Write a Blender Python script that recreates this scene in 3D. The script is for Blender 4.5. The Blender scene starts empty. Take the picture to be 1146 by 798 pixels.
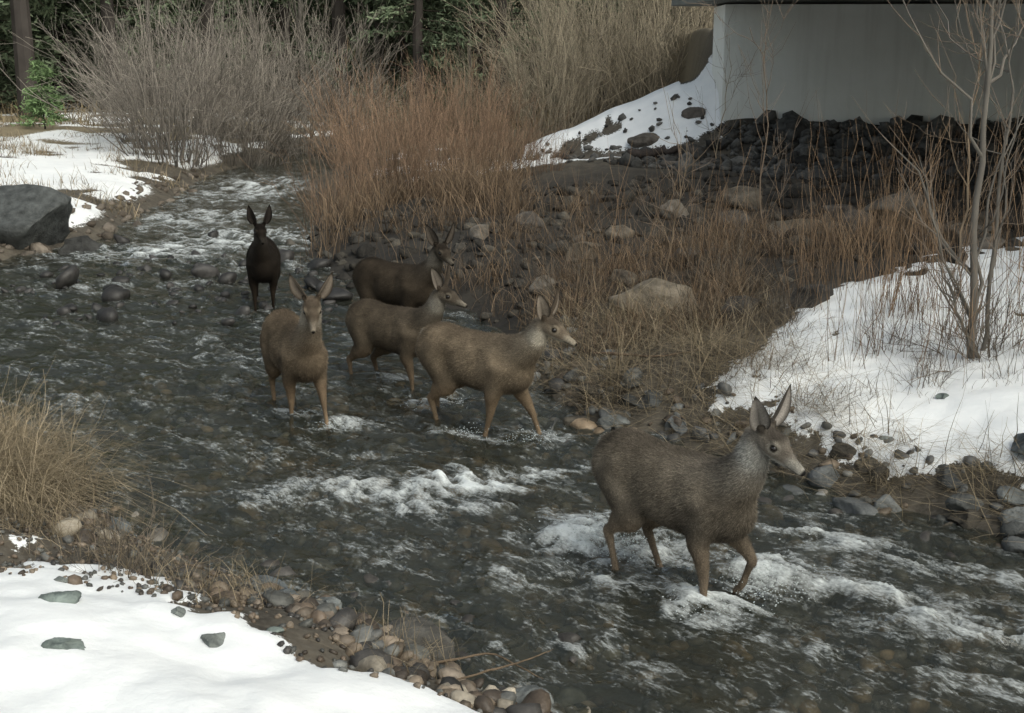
import bpy, math, numpy as np
from mathutils import Vector
rng = np.random.default_rng(7)
scene = bpy.context.scene
COL = scene.collection

# ------------------------------------------------------------------ helpers
def hash2(ix, iy, seed):
    h = (ix.astype(np.int64)*374761393 + iy.astype(np.int64)*668265263 + seed*974711) & 0xffffffff
    h = ((h ^ (h >> 13)) * 1274126177) & 0xffffffff
    return ((h ^ (h >> 16)) & 0xffff) / 65535.0
def vn(x, y, seed=0):
    x = np.asarray(x, float); y = np.asarray(y, float)
    ix = np.floor(x); iy = np.floor(y); fx = x-ix; fy = y-iy
    fx = fx*fx*fx*(fx*(fx*6-15)+10); fy = fy*fy*fy*(fy*(fy*6-15)+10)
    a = hash2(ix, iy, seed); b = hash2(ix+1, iy, seed); c = hash2(ix, iy+1, seed); d = hash2(ix+1, iy+1, seed)
    return (a*(1-fx)+b*fx)*(1-fy)+(c*(1-fx)+d*fx)*fy
def fbm(x, y, seed=0, o=4):
    s = 0; a = .5; t = 0
    for i in range(o):
        s = s + a*vn(x*2**i+i*17.3, y*2**i-i*9.1, seed+i); t += a; a *= .5
    return s/t
def ss(a, b, x):
    t = np.clip((x-a)/(b-a), 0, 1); return t*t*(3-2*t)

def mk_mesh(name, V, F, col=None, smooth=True):
    V = np.asarray(V, np.float32); F = np.asarray(F, np.int32)
    me = bpy.data.meshes.new(name)
    n, m, k = len(V), len(F), F.shape[1]
    me.vertices.add(n); me.vertices.foreach_set('co', V.ravel())
    me.loops.add(m*k); me.loops.foreach_set('vertex_index', F.ravel())
    me.polygons.add(m); me.polygons.foreach_set('loop_start', np.arange(m, dtype=np.int32)*k)
    me.update(calc_edges=True)
    me.polygons.foreach_set('use_smooth', np.full(m, smooth))
    if col is not None: set_col(me, col)
    return me
def set_col(me, col):
    ca = me.color_attributes.new('Col', 'FLOAT_COLOR', 'POINT')
    c = np.ones((len(me.vertices), 4), np.float32); c[:, :3] = col
    ca.data.foreach_set('color', c.ravel())
def add_obj(name, me, mat=None, parent=None, loc=(0, 0, 0), rotz=0, scale=1):
    o = bpy.data.objects.new(name, me); COL.objects.link(o)
    if mat is not None and me is not None and len(me.materials) == 0: me.materials.append(mat)
    o.location = loc; o.rotation_euler = (0, 0, rotz); o.scale = (scale,)*3
    if parent is not None: o.parent = parent
    return o

class NB:
    def __init__(s, name):
        s.m = bpy.data.materials.new(name); s.m.use_nodes = True
        s.t = s.m.node_tree; s.t.nodes.clear()
        s.out = s.n('ShaderNodeOutputMaterial')
    def n(s, typ, **k):
        x = s.t.nodes.new(typ)
        for a, b in k.items(): setattr(x, a, b)
        return x
    def l(s, a, b): s.t.links.new(a, b)
    def noise(s, scale, detail=4, vec=None, rough=.55):
        x = s.n('ShaderNodeTexNoise'); x.inputs['Scale'].default_value = scale
        x.inputs['Detail'].default_value = detail; x.inputs['Roughness'].default_value = rough
        if vec is not None: s.l(vec, x.inputs['Vector'])
        return x.outputs['Fac']
    def math(s, op, a, b=None):
        x = s.n('ShaderNodeMath', operation=op)
        for i, v in enumerate((a, b)):
            if v is None: continue
            if isinstance(v, (int, float)): x.inputs[i].default_value = v
            else: s.l(v, x.inputs[i])
        return x.outputs[0]
    def mr(s, v, a, b, c, d):
        x = s.n('ShaderNodeMapRange'); s.l(v, x.inputs[0])
        for i, q in enumerate((a, b, c, d)): x.inputs[i+1].default_value = q
        return x.outputs[0]
    def mix(s, f, a, b, mode='MIX'):
        x = s.n('ShaderNodeMix', data_type='RGBA', blend_type=mode)
        if isinstance(f, (int, float)): x.inputs[0].default_value = f
        else: s.l(f, x.inputs[0])
        for i, v in ((6, a), (7, b)):
            if isinstance(v, tuple): x.inputs[i].default_value = (*v, 1)
            else: s.l(v, x.inputs[i])
        return x.outputs[2]
    def obj(s): return s.n('ShaderNodeTexCoord').outputs['Object']
    def col(s): return s.n('ShaderNodeVertexColor', layer_name='Col').outputs['Color']
    def bsdf(s, base, rough=.8, bump=None, bs=.3, bd=.02, spec=.3):
        p = s.n('ShaderNodeBsdfPrincipled')
        if isinstance(base, tuple): p.inputs['Base Color'].default_value = (*base, 1)
        else: s.l(base, p.inputs['Base Color'])
        if isinstance(rough, (int, float)): p.inputs['Roughness'].default_value = rough
        else: s.l(rough, p.inputs['Roughness'])
        p.inputs['Specular IOR Level'].default_value = spec
        if bump is not None:
            b = s.n('ShaderNodeBump'); b.inputs['Strength'].default_value = bs; b.inputs['Distance'].default_value = bd
            s.l(bump, b.inputs['Height']); s.l(b.outputs[0], p.inputs['Normal'])
        return p
    def fin(s, p): s.l(p.outputs[0], s.out.inputs[0]); return s.m

def vcol_mat(name, rough=.85, nscale=8, lo=.7, hi=1.25, bump=True, bs=.4, bd=.01, spec=.25):
    b = NB(name); n = b.noise(nscale, 5, b.obj())
    v = b.mr(n, .3, .7, lo, hi)
    cc = b.n('ShaderNodeCombineColor'); [b.l(v, cc.inputs[i]) for i in range(3)]
    c = b.mix(1.0, b.col(), cc.outputs[0], 'MULTIPLY')
    return b.fin(b.bsdf(c, rough, b.noise(nscale*4, 5, b.obj()) if bump else None, bs, bd, spec))

# ------------------------------------------------------------------ layout
LB = [(-4, 52), (-6.5, 42), (-7.4, 35), (-7.6, 30.7), (-7.1, 25.6), (-6.7, 20), (-7.4, 17.5), (-7, 14), (-5.6, 11.2), (-3.9, 9.05),
      (-2.78, 7.5), (-1.63, 6.5), (-.8, 5.9), (-.22, 5.27), (.19, 4.95), (.7, 4.2), (1.5, 3), (2.5, 1), (3, -6)]
RB = [(14, -6), (14, 3), (9, 4.7), (6, 5.7), (4, 6.4), (3.05, 6.9), (2.43, 7.4), (2.0, 8.03), (1.5, 8.6), (.87, 9.1), (.48, 9.45),
      (.22, 10.7), (0, 12.5), (-.55, 14), (-1.9, 15.2), (-3.1, 18.3), (-3.5, 22), (-4.9, 30.7), (-4.6, 35), (-3, 42), (0, 52)]
POLY = np.array(LB+RB, float)
def seg_dist(x, y, P, closed=True):
    D = np.full(x.shape, 1e9); n = len(P)
    for i in range(n if closed else n-1):
        a = P[i]; b = P[(i+1) % n]; e = b-a
        t = np.clip(((x-a[0])*e[0]+(y-a[1])*e[1])/(e@e), 0, 1)
        D = np.minimum(D, np.hypot(x-a[0]-t*e[0], y-a[1]-t*e[1]))
    return D
def river_d(x, y):
    x = np.asarray(x, float); y = np.asarray(y, float)
    D = seg_dist(x, y, POLY); ins = np.zeros(x.shape, bool); n = len(POLY)
    for i in range(n):
        a = POLY[i]; b = POLY[(i+1) % n]
        c = ((a[1] > y) != (b[1] > y)) & (x < (b[0]-a[0])*(y-a[1])/((b[1]-a[1]) if b[1] != a[1] else 1e-9)+a[0])
        ins ^= c
    d = np.where(ins, -D, D)
    return d + .30*(fbm(x*1.5, y*1.5, 5, 3)-.5)
def embank(x, y):
    p1 = .5+.40*(x-1.45)+.47*(y-23.9)-1.3*np.maximum(0, y-26.2)
    p2 = np.where(y > 24.4, 3.6, np.minimum(.5+.31*(y-20.2), 1.75))
    w = ss(3.7, 4.7, x)
    return p1*(1-w)+p2*w
def height(x, y, full=False):
    x = np.asarray(x, float); y = np.asarray(y, float)
    d = river_d(x, y); dl = np.maximum(d, 0)
    h = np.where(d > 0, .42*(1-np.exp(-dl/.8))+.075*np.minimum(dl, 7), -.12*(1-np.exp(d/.35))-.02)
    h = h + ss(0, .6, d)*.16*(fbm(x*1.1, y*1.1, 11, 4)-.5) + ss(.3, 1, d)*.07*(fbm(x*3.2, y*3.2, 12, 3)-.5)
    h = h + ss(1, 6, d)*.5*(fbm(x*.25, y*.25, 15, 3)-.5)
    e = np.where((y > 18) & (y < 60) & (x > -1), embank(x, y), -9)
    emb = np.maximum(e-h, 0)
    h = np.maximum(h, e+.22*(fbm(x*.9, y*.9, 19, 3)-.5))
    h = h + ss(62, 150, y)*22*(.8+.4*fbm(x*.02, y*.02, 3, 2)) + ss(40, 110, np.abs(x))*9
    n1 = fbm(x*1.6, y*1.6, 31, 4); n2 = fbm(x*.6, y*.6, 41, 4); n3 = fbm(x*5, y*5, 47, 3)
    s = np.zeros(x.shape)
    thr = .36-.28*np.clip(x, -3, 1)+.9*(n1-.5)+.3*(n3-.5)
    s = np.where((x < 3.2) & (y < 8.4), ss(-.10, .12, d-thr), s)
    edge = 9.35+.95*(x-1.16)+1.8*(n2-.5)
    sr = ss(-.12, .12, d-.40-.7*(n1-.5)-.3*(n3-.5))*ss(-.3, .3, edge-y)*ss(.6, .95, x+.4*(n1-.5))*ss(-.25, .0, .32-np.maximum(0, n1-.64)*3)
    s = np.where((x > .5) & (y < 14) & (y > 5.5), sr, s)
    se = ss(.05, .25, emb)*ss(4.3, 3.9, x)*ss(-.05, .05, .62-n1)*ss(-.25, .25, y-23.5+1.2*(n1-.5))
    s = np.where((x > -1) & (x < 5) & (y > 21) & (y < 36), np.maximum(s, se), s)
    sl = ss(-.06, .06, n2*.5+n1*.5-.42)*ss(.15, .6, d)
    s = np.where((x < -6) & (y > 15) & (y < 34), np.maximum(s, sl), s)
    sf = ss(-.05, .05, n2*.5+n1*.5-.50)*ss(.3, .9, d)
    s = np.where((y >= 34) & (x < -5) & (y < 60), sf, s)
    s = np.where((x > -3) & (x < 2.5) & (y > 24) & (y < 31) & (emb <= 0), np.maximum(s, ss(-.04, .04, n2-.52)), s)
    h = h + s*.055*ss(0, .5, d)
    if not full: return h
    dark = ss(10.5, 12.5, y)*ss(24, 20, y)*ss(-4, -2.5, x)*ss(9, 5, x)  # dark wet soil, with the bridge's shade band painted in as well
    under = ss(3.9, 4.8, x)*ss(17, 19, y)*ss(30, 25, y)  # shade below the deck, painted into the ground colour
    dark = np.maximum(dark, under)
    field = ss(26, 36, y)*ss(.5, 2, d)
    return h, s, dark, field, d
def axis(lo, c0, c1, hi, st, g0, g1):
    core = list(np.arange(c0, c1, st)); a = []; p = c0; s = st
    while p > lo: s *= g0; p -= s; a.append(p)
    b = []; p = core[-1]; s = st
    while p < hi: s *= g1; p += s; b.append(p)
    return np.array(a[::-1]+core+b)
def grid(xs, ys):
    X, Y = np.meshgrid(xs, ys); nx, ny = len(xs), len(ys)
    i = np.arange(nx-1)[None, :]+nx*np.arange(ny-1)[:, None]
    F = np.stack([i, i+1, i+1+nx, i+nx], -1).reshape(-1, 4)
    return X.ravel(), Y.ravel(), F
def Hz(x, y): return height(np.atleast_1d(np.asarray(x, float)), np.atleast_1d(np.asarray(y, float)))

# ------------------------------------------------------------------ ground
xs = axis(-130, -4.5, 5.5, 130, .04, 1.05, 1.05); ys = axis(-25, 3.8, 12.8, 220, .04, 1.12, 1.025)
X, Y, F = grid(xs, ys)
h, s, dk, fd, d = height(X, Y, True)
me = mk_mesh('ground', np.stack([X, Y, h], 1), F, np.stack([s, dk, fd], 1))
b = NB('ground_mat'); o = b.obj(); cs = b.n('ShaderNodeSeparateColor'); b.l(b.col(), cs.inputs[0])
n1 = b.noise(3, 8, o, .65); n2 = b.noise(22, 6, o, .6); n3 = b.noise(.5, 4, o); n4 = b.noise(60, 4, o, .6)
soil = b.mix(b.mr(n1, .35, .65, 0, 1), (.045, .039, .031), (.115, .098, .075))
soil = b.mix(b.mr(n2, .45, .7, 0, .6), soil, (.15, .135, .11))
soil = b.mix(b.math('MULTIPLY', cs.outputs[2], b.mr(n3, .3, .6, .5, 1)), soil, (.24, .20, .13))
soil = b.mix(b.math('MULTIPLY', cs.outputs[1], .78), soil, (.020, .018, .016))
sn = b.mr(b.math('ADD', cs.outputs[0], b.math('ADD', b.mr(n2, .3, .7, -.25, .25), b.mr(n4, .3, .7, -.12, .12))), .45, .56, 0, 1)
snow = b.mix(b.mr(n1, .4, .75, 0, 1), (.92, .93, .93), (.82, .84, .85))
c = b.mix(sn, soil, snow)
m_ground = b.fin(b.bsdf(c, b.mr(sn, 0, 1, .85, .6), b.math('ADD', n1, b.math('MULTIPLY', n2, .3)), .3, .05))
ground = add_obj('ground', me, m_ground)

# ------------------------------------------------------------------ water
xs = axis(-16, -3.8, 4.2, 16, .025, 1.03, 1.03); ys = axis(-6, 4.3, 12.5, 54, .025, 1.1, 1.014)
X, Y, F = grid(xs, ys); d = river_d(X, Y)
def blob(x, y, cx, cy, rx, ry, ang):
    c, s_ = math.cos(ang), math.sin(ang); dx = x-cx; dy = y-cy
    return np.exp(-(((dx*c+dy*s_)/rx)**2+((-dx*s_+dy*c)/ry)**2))
RAP = [(-.95, 7.75, .6, .20, -.25, .85), (-.25, 7.9, .55, .22, .25, 1.25), (-.55, 7.5, .45, .13, 0, .9), (-1.5, 7.7, .45, .18, -.5, .45), (.1, 8.2, .5, .16, .2, .75), (.48, 6.95, .32, .32, 0, 1.35),
       (.8, 6.8, .4, .25, -.5, 1.0), (1.0, 6.0, .35, .22, -.6, 1.0), (1.4, 6.45, .26, .35, -.6, 1.2), (1.9, 6.15, .6, .14, -.35, .9), (2.6, 5.7, .8, .16, -.3, 1.0), (1.9, 6.9, .45, .12, -.6, .6),
       (2.6, 6.4, .6, .12, -.3, .7), (.45, 5.5, .3, .18, -.7, .65), (.5, 6.4, .35, .22, 0, .6), (1.5, 5.5, .6, .12, -.4, .45), (1.3, 5.0, .5, .12, -.4, .35), (2.3, 5.1, .6, .14, -.4, .55),
       (.1, 9.0, .28, .15, 0, .95), (-.4, 9.2, .28, .14, 0, .85), (-.65, 10.1, .32, .2, 0, .9), (-1.35, 9.35, .22, .14, 0, .95), (-1.75, 9.7, .2, .13, 0, .7), (-1.0, 10.8, .25, .15, 0, .5),
       (-5.4, 18.6, 1.3, 1.0, .3, .95), (-4.2, 20.0, 1.2, 1.4, .2, .85), (-3.6, 17.2, .9, .5, 0, .45), (-5.8, 22.5, 1.1, 1.8, 0, .8), (-5.9, 28, 1.1, 3.0, 0, .9),  # far rapids; their foam also paints the creek's bright sky reflection
       (-5.3, 15.5, 1.3, .4, .1, .35), (-5.0, 13.0, 1.4, .35, .1, .2), (-2.6, 11.6, 1.0, .3, -.1, .15), (-3.6, 10.0, 1.0, .3, -.2, .15), (-2.1, 8.8, .9, .25, -.4, .25), (-.4, 6.6, .8, .2, -.5, .2)]
rap = np.zeros(len(X))
for r in RAP: rap = np.maximum(rap, r[5]*blob(X, Y, *r[:5]))
fa = -.72; U = X*math.cos(fa)+Y*math.sin(fa); W = -X*math.sin(fa)+Y*math.cos(fa)
wx = fbm(X*1.2, Y*1.2, 71, 3)*1.6; wy = fbm(X*1.2, Y*1.2, 77, 3)*1.6
a1 = fbm(U*2.0+wx, W*3.6+wy, 81, 4); a2 = 1-np.abs(2*fbm(U*2.6+wx*2, W*6+wy*2, 91, 4)-1); a3 = fbm(U*8, W*16, 95, 3)
a4 = 1-np.abs(2*fbm(U*5+wx*3, W*11+wy*3, 97, 3)-1)
rp = np.minimum(rap, 1)
z = (.11+.12*rp)*(a1-.5) + (.04+.05*rp)*(a2-.75)+(.014+.03*rp)*(a3-.5)+(.010+.035*rp)*(a4-.75)
z = z*ss(.3, -.2, d)+.015
crest = a1*.25+a2*.25+a3*.2+a4*.3
foam_sheen = rap*ss(.49, .82, crest) + .24*ss(.66, .86, crest)*ss(.3, .6, fbm(X*.5, Y*.5, 55, 2))  # foam in the rapids, plus a pale sheen painted on ripple crests
keep = (d[F].min(1) < .25)
me = mk_mesh('water', np.stack([X, Y, z], 1), F[keep], np.stack([np.clip(foam_sheen, 0, 1.2), rap, rap], 1))
b = NB('water_mat'); o = b.obj(); cs = b.n('ShaderNodeSeparateColor'); b.l(b.col(), cs.inputs[0])
mp = b.n('ShaderNodeMapping', vector_type='TEXTURE'); mp.inputs['Rotation'].default_value = (0, 0, -.72); mp.inputs['Scale'].default_value = (2.2, .9, 1); b.l(o, mp.inputs[0])
nA = b.noise(5.5, 5, mp.outputs[0], .52); nB = b.noise(30, 5, mp.outputs[0], .65); nC = b.noise(90, 3, mp.outputs[0], .6)
bp = b.n('ShaderNodeBump'); bp.inputs['Strength'].default_value = .8; bp.inputs['Distance'].default_value = .07
b.l(b.math('ADD', nA, b.math('MULTIPLY', nB, .12)), bp.inputs['Height'])
gl = b.n('ShaderNodeBsdfGlossy'); gl.inputs['Roughness'].default_value = .09; gl.inputs['Color'].default_value = (.97, .98, .95, 1); b.l(bp.outputs[0], gl.inputs['Normal'])
tr = b.n('ShaderNodeBsdfTransparent'); tr.inputs['Color'].default_value = (.78, .77, .68, 1)
dfw = b.n('ShaderNodeBsdfDiffuse'); dfw.inputs['Color'].default_value = (.075, .084, .068, 1)
m0 = b.n('ShaderNodeMixShader'); m0.inputs[0].default_value = .22; b.l(tr.outputs[0], m0.inputs[1]); b.l(dfw.outputs[0], m0.inputs[2])
fr = b.n('ShaderNodeFresnel'); fr.inputs['IOR'].default_value = 1.47; b.l(bp.outputs[0], fr.inputs['Normal'])
m1 = b.n('ShaderNodeMixShader'); b.l(fr.outputs[0], m1.inputs[0]); b.l(m0.outputs[0], m1.inputs[1]); b.l(gl.outputs[0], m1.inputs[2])
df = b.n('ShaderNodeBsdfDiffuse'); df.inputs['Color'].default_value = (.78, .82, .82, 1); b.l(bp.outputs[0], df.inputs['Normal'])
ff = b.mr(b.math('ADD', cs.outputs[0], b.math('ADD', b.mr(nB, .3, .7, -.28, .28), b.math('ADD', b.mr(nA, .3, .7, -.25, .20), b.mr(nC, .3, .7, -.15, .15)))), .10, 1.05, 0, .88)
m2 = b.n('ShaderNodeMixShader'); b.l(ff, m2.inputs[0]); b.l(m1.outputs[0], m2.inputs[1]); b.l(df.outputs[0], m2.inputs[2])
m_water = b.fin(m2)
water = add_obj('water', me, m_water)

# ------------------------------------------------------------------ rocks
def ico(sub):
    import bmesh
    bm = bmesh.new(); bmesh.ops.create_icosphere(bm, subdivisions=sub, radius=1)
    V = np.array([v.co[:] for v in bm.verts]); F = np.array([[v.index for v in f.verts] for f in bm.faces]); bm.free()
    return V, F
def rock_shapes(sub, n, seed, ang=.5):
    V, F = ico(sub); r = np.random.default_rng(seed); out = []
    for i in range(n):
        v = V.copy()
        for _ in range(9):
            nrm = r.normal(size=3); nrm /= np.linalg.norm(nrm); c = r.uniform(.5, .95)
            dd = v@nrm-c; v = v-np.outer(np.maximum(dd, 0)*r.uniform(.5, 1)*ang*2, nrm)
        v = v*(1+.22*(fbm(V[:, 0]*1.6+i, V[:, 1]*1.6+V[:, 2]*2, seed+i, 3)-.5)[:, None])
        out.append(v)
    return np.array(out), F
def rocks(name, pos, size, palette, sub=2, ang=.45, mat=None, flat=(.45, .8), seed=0):
    r = np.random.default_rng(seed+3); N = len(pos); S, F = rock_shapes(sub, 14, seed+50, ang)
    v = S[r.integers(0, 14, N)]
    sc = np.stack([np.ones(N), r.uniform(.55, .95, N), r.uniform(*flat, N)], 1)*np.asarray(size)[:, None]
    v = v*sc[:, None, :]; a = r.uniform(0, 6.28, N); c, s_ = np.cos(a)[:, None], np.sin(a)[:, None]
    x = v[:, :, 0]*c-v[:, :, 1]*s_; y = v[:, :, 0]*s_+v[:, :, 1]*c
    tx = r.normal(0, .25, N)[:, None]; zz = v[:, :, 2]+x*tx
    V = np.stack([x, y, zz], 2)+np.asarray(pos)[:, None, :]
    pal = np.array(palette); colr = pal[r.integers(0, len(pal), N)]*r.uniform(.6, 1.3, N)[:, None]
    nv = v.shape[1]
    FF = (F[None]+(np.arange(N)*nv)[:, None, None]).reshape(-1, 3)
    me = mk_mesh(name, V.reshape(-1, 3), FF, np.repeat(colr, nv, 0))
    return add_obj(name, me, mat)
m_rock = vcol_mat('river_rock_mat', .5, 14, .55, 1.35, True, .45, .012, .45)
m_rockd = vcol_mat('dry_rock_mat', .85, 7, .5, 1.35, True, .7, .03, .2)
PALW = [(.12, .09, .065), (.10, .10, .09), (.18, .14, .10), (.14, .14, .13), (.07, .055, .042), (.22, .175, .13), (.05, .046, .042)]
PALG = [(.10, .10, .098), (.14, .145, .14), (.19, .19, .18), (.06, .058, .055)]
def scatter(n, x0, x1, y0, y1, cond, seed):
    r = np.random.default_rng(seed); x = r.uniform(x0, x1, n*4); y = r.uniform(y0, y1, n*4)
    d = river_d(x, y); k = cond(x, y, d); x = x[k][:n]; y = y[k][:n]; return x, y
def rs(lo, hi, n, seed, big=.12, f=1.8):
    r = np.random.default_rng(seed); return r.uniform(lo, hi, n)*np.where(r.random(n) < big, f, 1)
x, y = scatter(2300, -4.5, 4.5, 4.3, 11.5, lambda x, y, d: (d < -.02), 1); sz = rs(.02, .085, len(x), 31)
rocks('streambed_stones', np.stack([x, y, Hz(x, y)+sz*.05], 1), sz, [(.19, .14, .09), (.13, .12, .10), (.28, .21, .14), (.22, .2, .17), (.09, .07, .05)], 2, .3, m_rock, seed=1)
x, y = scatter(2200, -3.4, .9, 4.0, 8.2, lambda x, y, d: (d > -.4) & (d < .55-.3*x) & (x < .9), 2); sz = rs(.008, .026, len(x), 32)
rocks('shore_gravel', np.stack([x, y, Hz(x, y)+sz*.3], 1), sz, PALW, 1, .4, m_rock, seed=22)
x, y = scatter(460, -2.6, .5, 4.6, 7.0, lambda x, y, d: (d > -.4) & (d < .55) & (fbm(x*1.1, y*1.1, 61, 2) > .36), 23); sz = rs(.026, .07, len(x), 33, .15, 1.6)
rocks('shore_cobbles', np.stack([x, y, Hz(x, y)+sz*.2], 1), sz, PALW+[(.27, .22, .17), (.32, .28, .22)], 2, .45, m_rock, seed=2)
x, y = scatter(700, .1, 5.5, 5.6, 12.5, lambda x, y, d: (d > -.5) & (d < .6), 3); sz = rs(.015, .06, len(x), 34, .12, 2)
rocks('shore_cobbles', np.stack([x, y, Hz(x, y)+sz*.1], 1), sz, PALG+PALW[:3], 2, .8, m_rock, seed=3)
x, y = scatter(70, .3, 5.0, 5.9, 10.5, lambda x, y, d: (d > -.45) & (d < .35), 43); sz = rs(.07, .15, len(x), 44, .1, 1.4)
rocks('shore_boulders', np.stack([x, y, Hz(x, y)+sz*.1], 1), sz, [(.07, .072, .07), (.11, .115, .115), (.15, .155, .15), (.09, .08, .065)], 3, .9, m_rockd, seed=45)
x, y = scatter(1300, -3.6, 8, 12, 20.5, lambda x, y, d: (d > -.3), 4); sz = rs(.04, .14, len(x), 35)
rocks('gravel_bar_stones', np.stack([x, y, Hz(x, y)+sz*.05], 1), sz, [(.035, .032, .028), (.055, .05, .043), (.085, .077, .064)], 2, .7, m_rockd, seed=4)
r5 = np.random.default_rng(5); x = r5.uniform(.6, 13, 10000); y = r5.uniform(18.5, 25.8, 10000)
e5 = embank(x, y)-.45; sn5 = (x < 3.9) & (y > 23.5)
k = (e5 > -.1) & ~(sn5 & (r5.random(10000) < .9)) & ((y < 23.95) | (x < 3.9)); x = x[k]; y = y[k]
sz = r5.uniform(.03, .14, len(x))*np.where(r5.random(len(x)) < .08, 2.4, 1)
rocks('riprap_stones', np.stack([x, y, Hz(x, y)+sz*.2], 1), sz, [(.10, .098, .092), (.145, .14, .13), (.065, .062, .057)], 1, .9, m_rockd, seed=5)
x = np.array([-5.75, -4.6, -4.35, -4.1, -4.75, -5.0, -3.7, -3.4, -3.2, -2.5, -2.3, -3.0, -2.1, -5.1, -6.2, -4.9, -2.7, -3.3])
y = np.array([15.7, 16.2, 15.5, 16.3, 14.6, 15.2, 15.9, 16.6, 16.0, 15.4, 15.0, 15.3, 14.6, 14.0, 19.5, 20.2, 17, 17.6])
sz = np.array([.25, .14, .1, .22, .2, .12, .14, .16, .12, .2, .15, .1, .2, .1, .15, .12, .2, .18])
rocks('riffle_stones', np.stack([x, y, sz*.35], 1), sz, [(.03, .028, .026), (.045, .042, .04)], 2, .6, m_rock, seed=6)
x, y = scatter(130, -6.6, -2.0, 13.2, 18.2, lambda x, y, d: d < 0, 16); sz = rs(.03, .10, len(x), 36)
rocks('riffle_stones', np.stack([x, y, sz*.2], 1), sz, [(.03, .028, .026), (.045, .042, .04)], 2, .5, m_rock, seed=7)
x, y = scatter(60, -1.5, 4, 5, 9, lambda x, y, d: (d < 0) & (d > -.7), 18); sz = rs(.04, .10, len(x), 37)
rocks('riffle_stones', np.stack([x, y, sz*0-.02], 1), sz, [(.045, .04, .035), (.06, .055, .05)], 2, .6, m_rock, seed=9)
x, y = scatter(200, -9.5, -6.4, 16, 32, lambda x, y, d: (d > -.3) & (d < .7), 17); sz = rs(.03, .13, len(x), 38)
rocks('far_shore_cobbles', np.stack([x, y, Hz(x, y)+sz*.15], 1), sz, [(.12, .10, .08), (.17, .145, .12)], 1, .5, m_rockd, seed=8)

def boulder(x, y, rx, ry, rz, col, seed, rot=0, dz=.35):
    S, F = rock_shapes(4, 1, seed, .8); v = S[0]
    v = v*(1+.14*(fbm(v[:, 0]*4+v[:, 2]*3, v[:, 1]*4+v[:, 2]*4, seed, 5)-.5)[:, None])*np.array([rx, ry, rz])
    c = np.tile(np.array(col), (len(v), 1))*(.7+.6*fbm(v[:, 0]*6, v[:, 1]*6+v[:, 2]*6, seed, 4))[:, None]
    me = mk_mesh('boulder', v, F, c)
    add_obj('boulder', me, m_rockd, None, (x, y, float(Hz(x, y)[0])+rz*dz), rot)
DK = (.06, .055, .05)
boulder(1.4, 11.9, .46, .28, .24, (.20, .17, .13), 101, -.2, .35)
boulder(2.05, 11.2, .3, .22, .16, DK, 102, .4, .2)
boulder(2.75, 11.0, .25, .2, .13, DK, 103, .4, .2)
boulder(-7.6, 18.9, 1.05, .75, .60, (.085, .09, .088), 124, -.35, .35)
boulder(-6.6, 18.8, .40, .30, .22, (.05, .05, .048), 105, .9, .5)
boulder(-7.9, 17.3, .35, .3, .25, (.2, .19, .17), 106, .4)
for i, (bx, by, bs) in enumerate([(3.6, 15.6, .42), (4.2, 15.0, .36), (4.9, 15.8, .5), (5.4, 14.6, .4), (2.9, 16.4, .35), (5.1, 13.6, .32), (4.2, 13.8, .22), (6.1, 15.2, .45), (2.3, 17.2, .3), (3.3, 17.6, .38), (.3, 17, .3), (-.4, 16.3, .25), (.9, 14.9, .28), (2.0, 14.2, .25), (4.8, 12.3, .16), (6.4, 13.5, .35), (4.4, 16.6, .4), (5.4, 17, .4), (1.4, 16.2, .3), (2.7, 15.1, .22), (.35, 13.6, .22), (1.2, 13.3, .2)]):
    boulder(bx, by, bs, bs*.75, bs*.6, [(.14, .12, .095), (.10, .09, .08), (.17, .15, .125)][i % 3], 110+i, i*1.3, .2)
for i, (bx, by, bs) in enumerate([(1.98, 7.75, .12), (2.5, 7.15, .17), (2.2, 7.6, .12), (3.1, 7.25, .12), (3.35, 7.6, .2), (-.47, 5.45, .22), (.05, 4.95, .15), (-1.35, 6.2, .15), (1.15, 8.35, .1), (.8, 9.35, .14), (-2.35, 6.9, .12), (1.62, 8.1, .12), (-.95, 5.85, .12), (-1.2, 5.95, .1)]):
    boulder(bx, by, bs, bs*.8, bs*.5, [(.18, .19, .185), (.13, .145, .15), (.10, .095, .085)][i % 3], 150+i, i*1.7, .1)
for i, (bx, by, bs) in enumerate([(-1.95, 4.95, .10), (-1.25, 4.75, .08), (-1.75, 4.45, .09), (-1.45, 4.95, .05), (-1.05, 5.0, .05), (-2.1, 5.35, .05), (3.1, 8.6, .07), (2.6, 8.2, .06)]):
    boulder(bx, by, bs, bs*.7, bs*.4, [(.17, .20, .185), (.22, .24, .225)][i % 2], 170+i, i*1.7, .0)
for i, (bx, by, bs) in enumerate([(2.6, 24.6, .35), (3.3, 23.6, .35), (3.6, 24.8, .3), (2.0, 24.3, .2), (3.6, 22.8, .3), (2.9, 23.0, .28)]):
    boulder(bx, by, bs, bs*.7, bs*.45, (.13, .115, .10), 190+i, i*1.1, .1)

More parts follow.
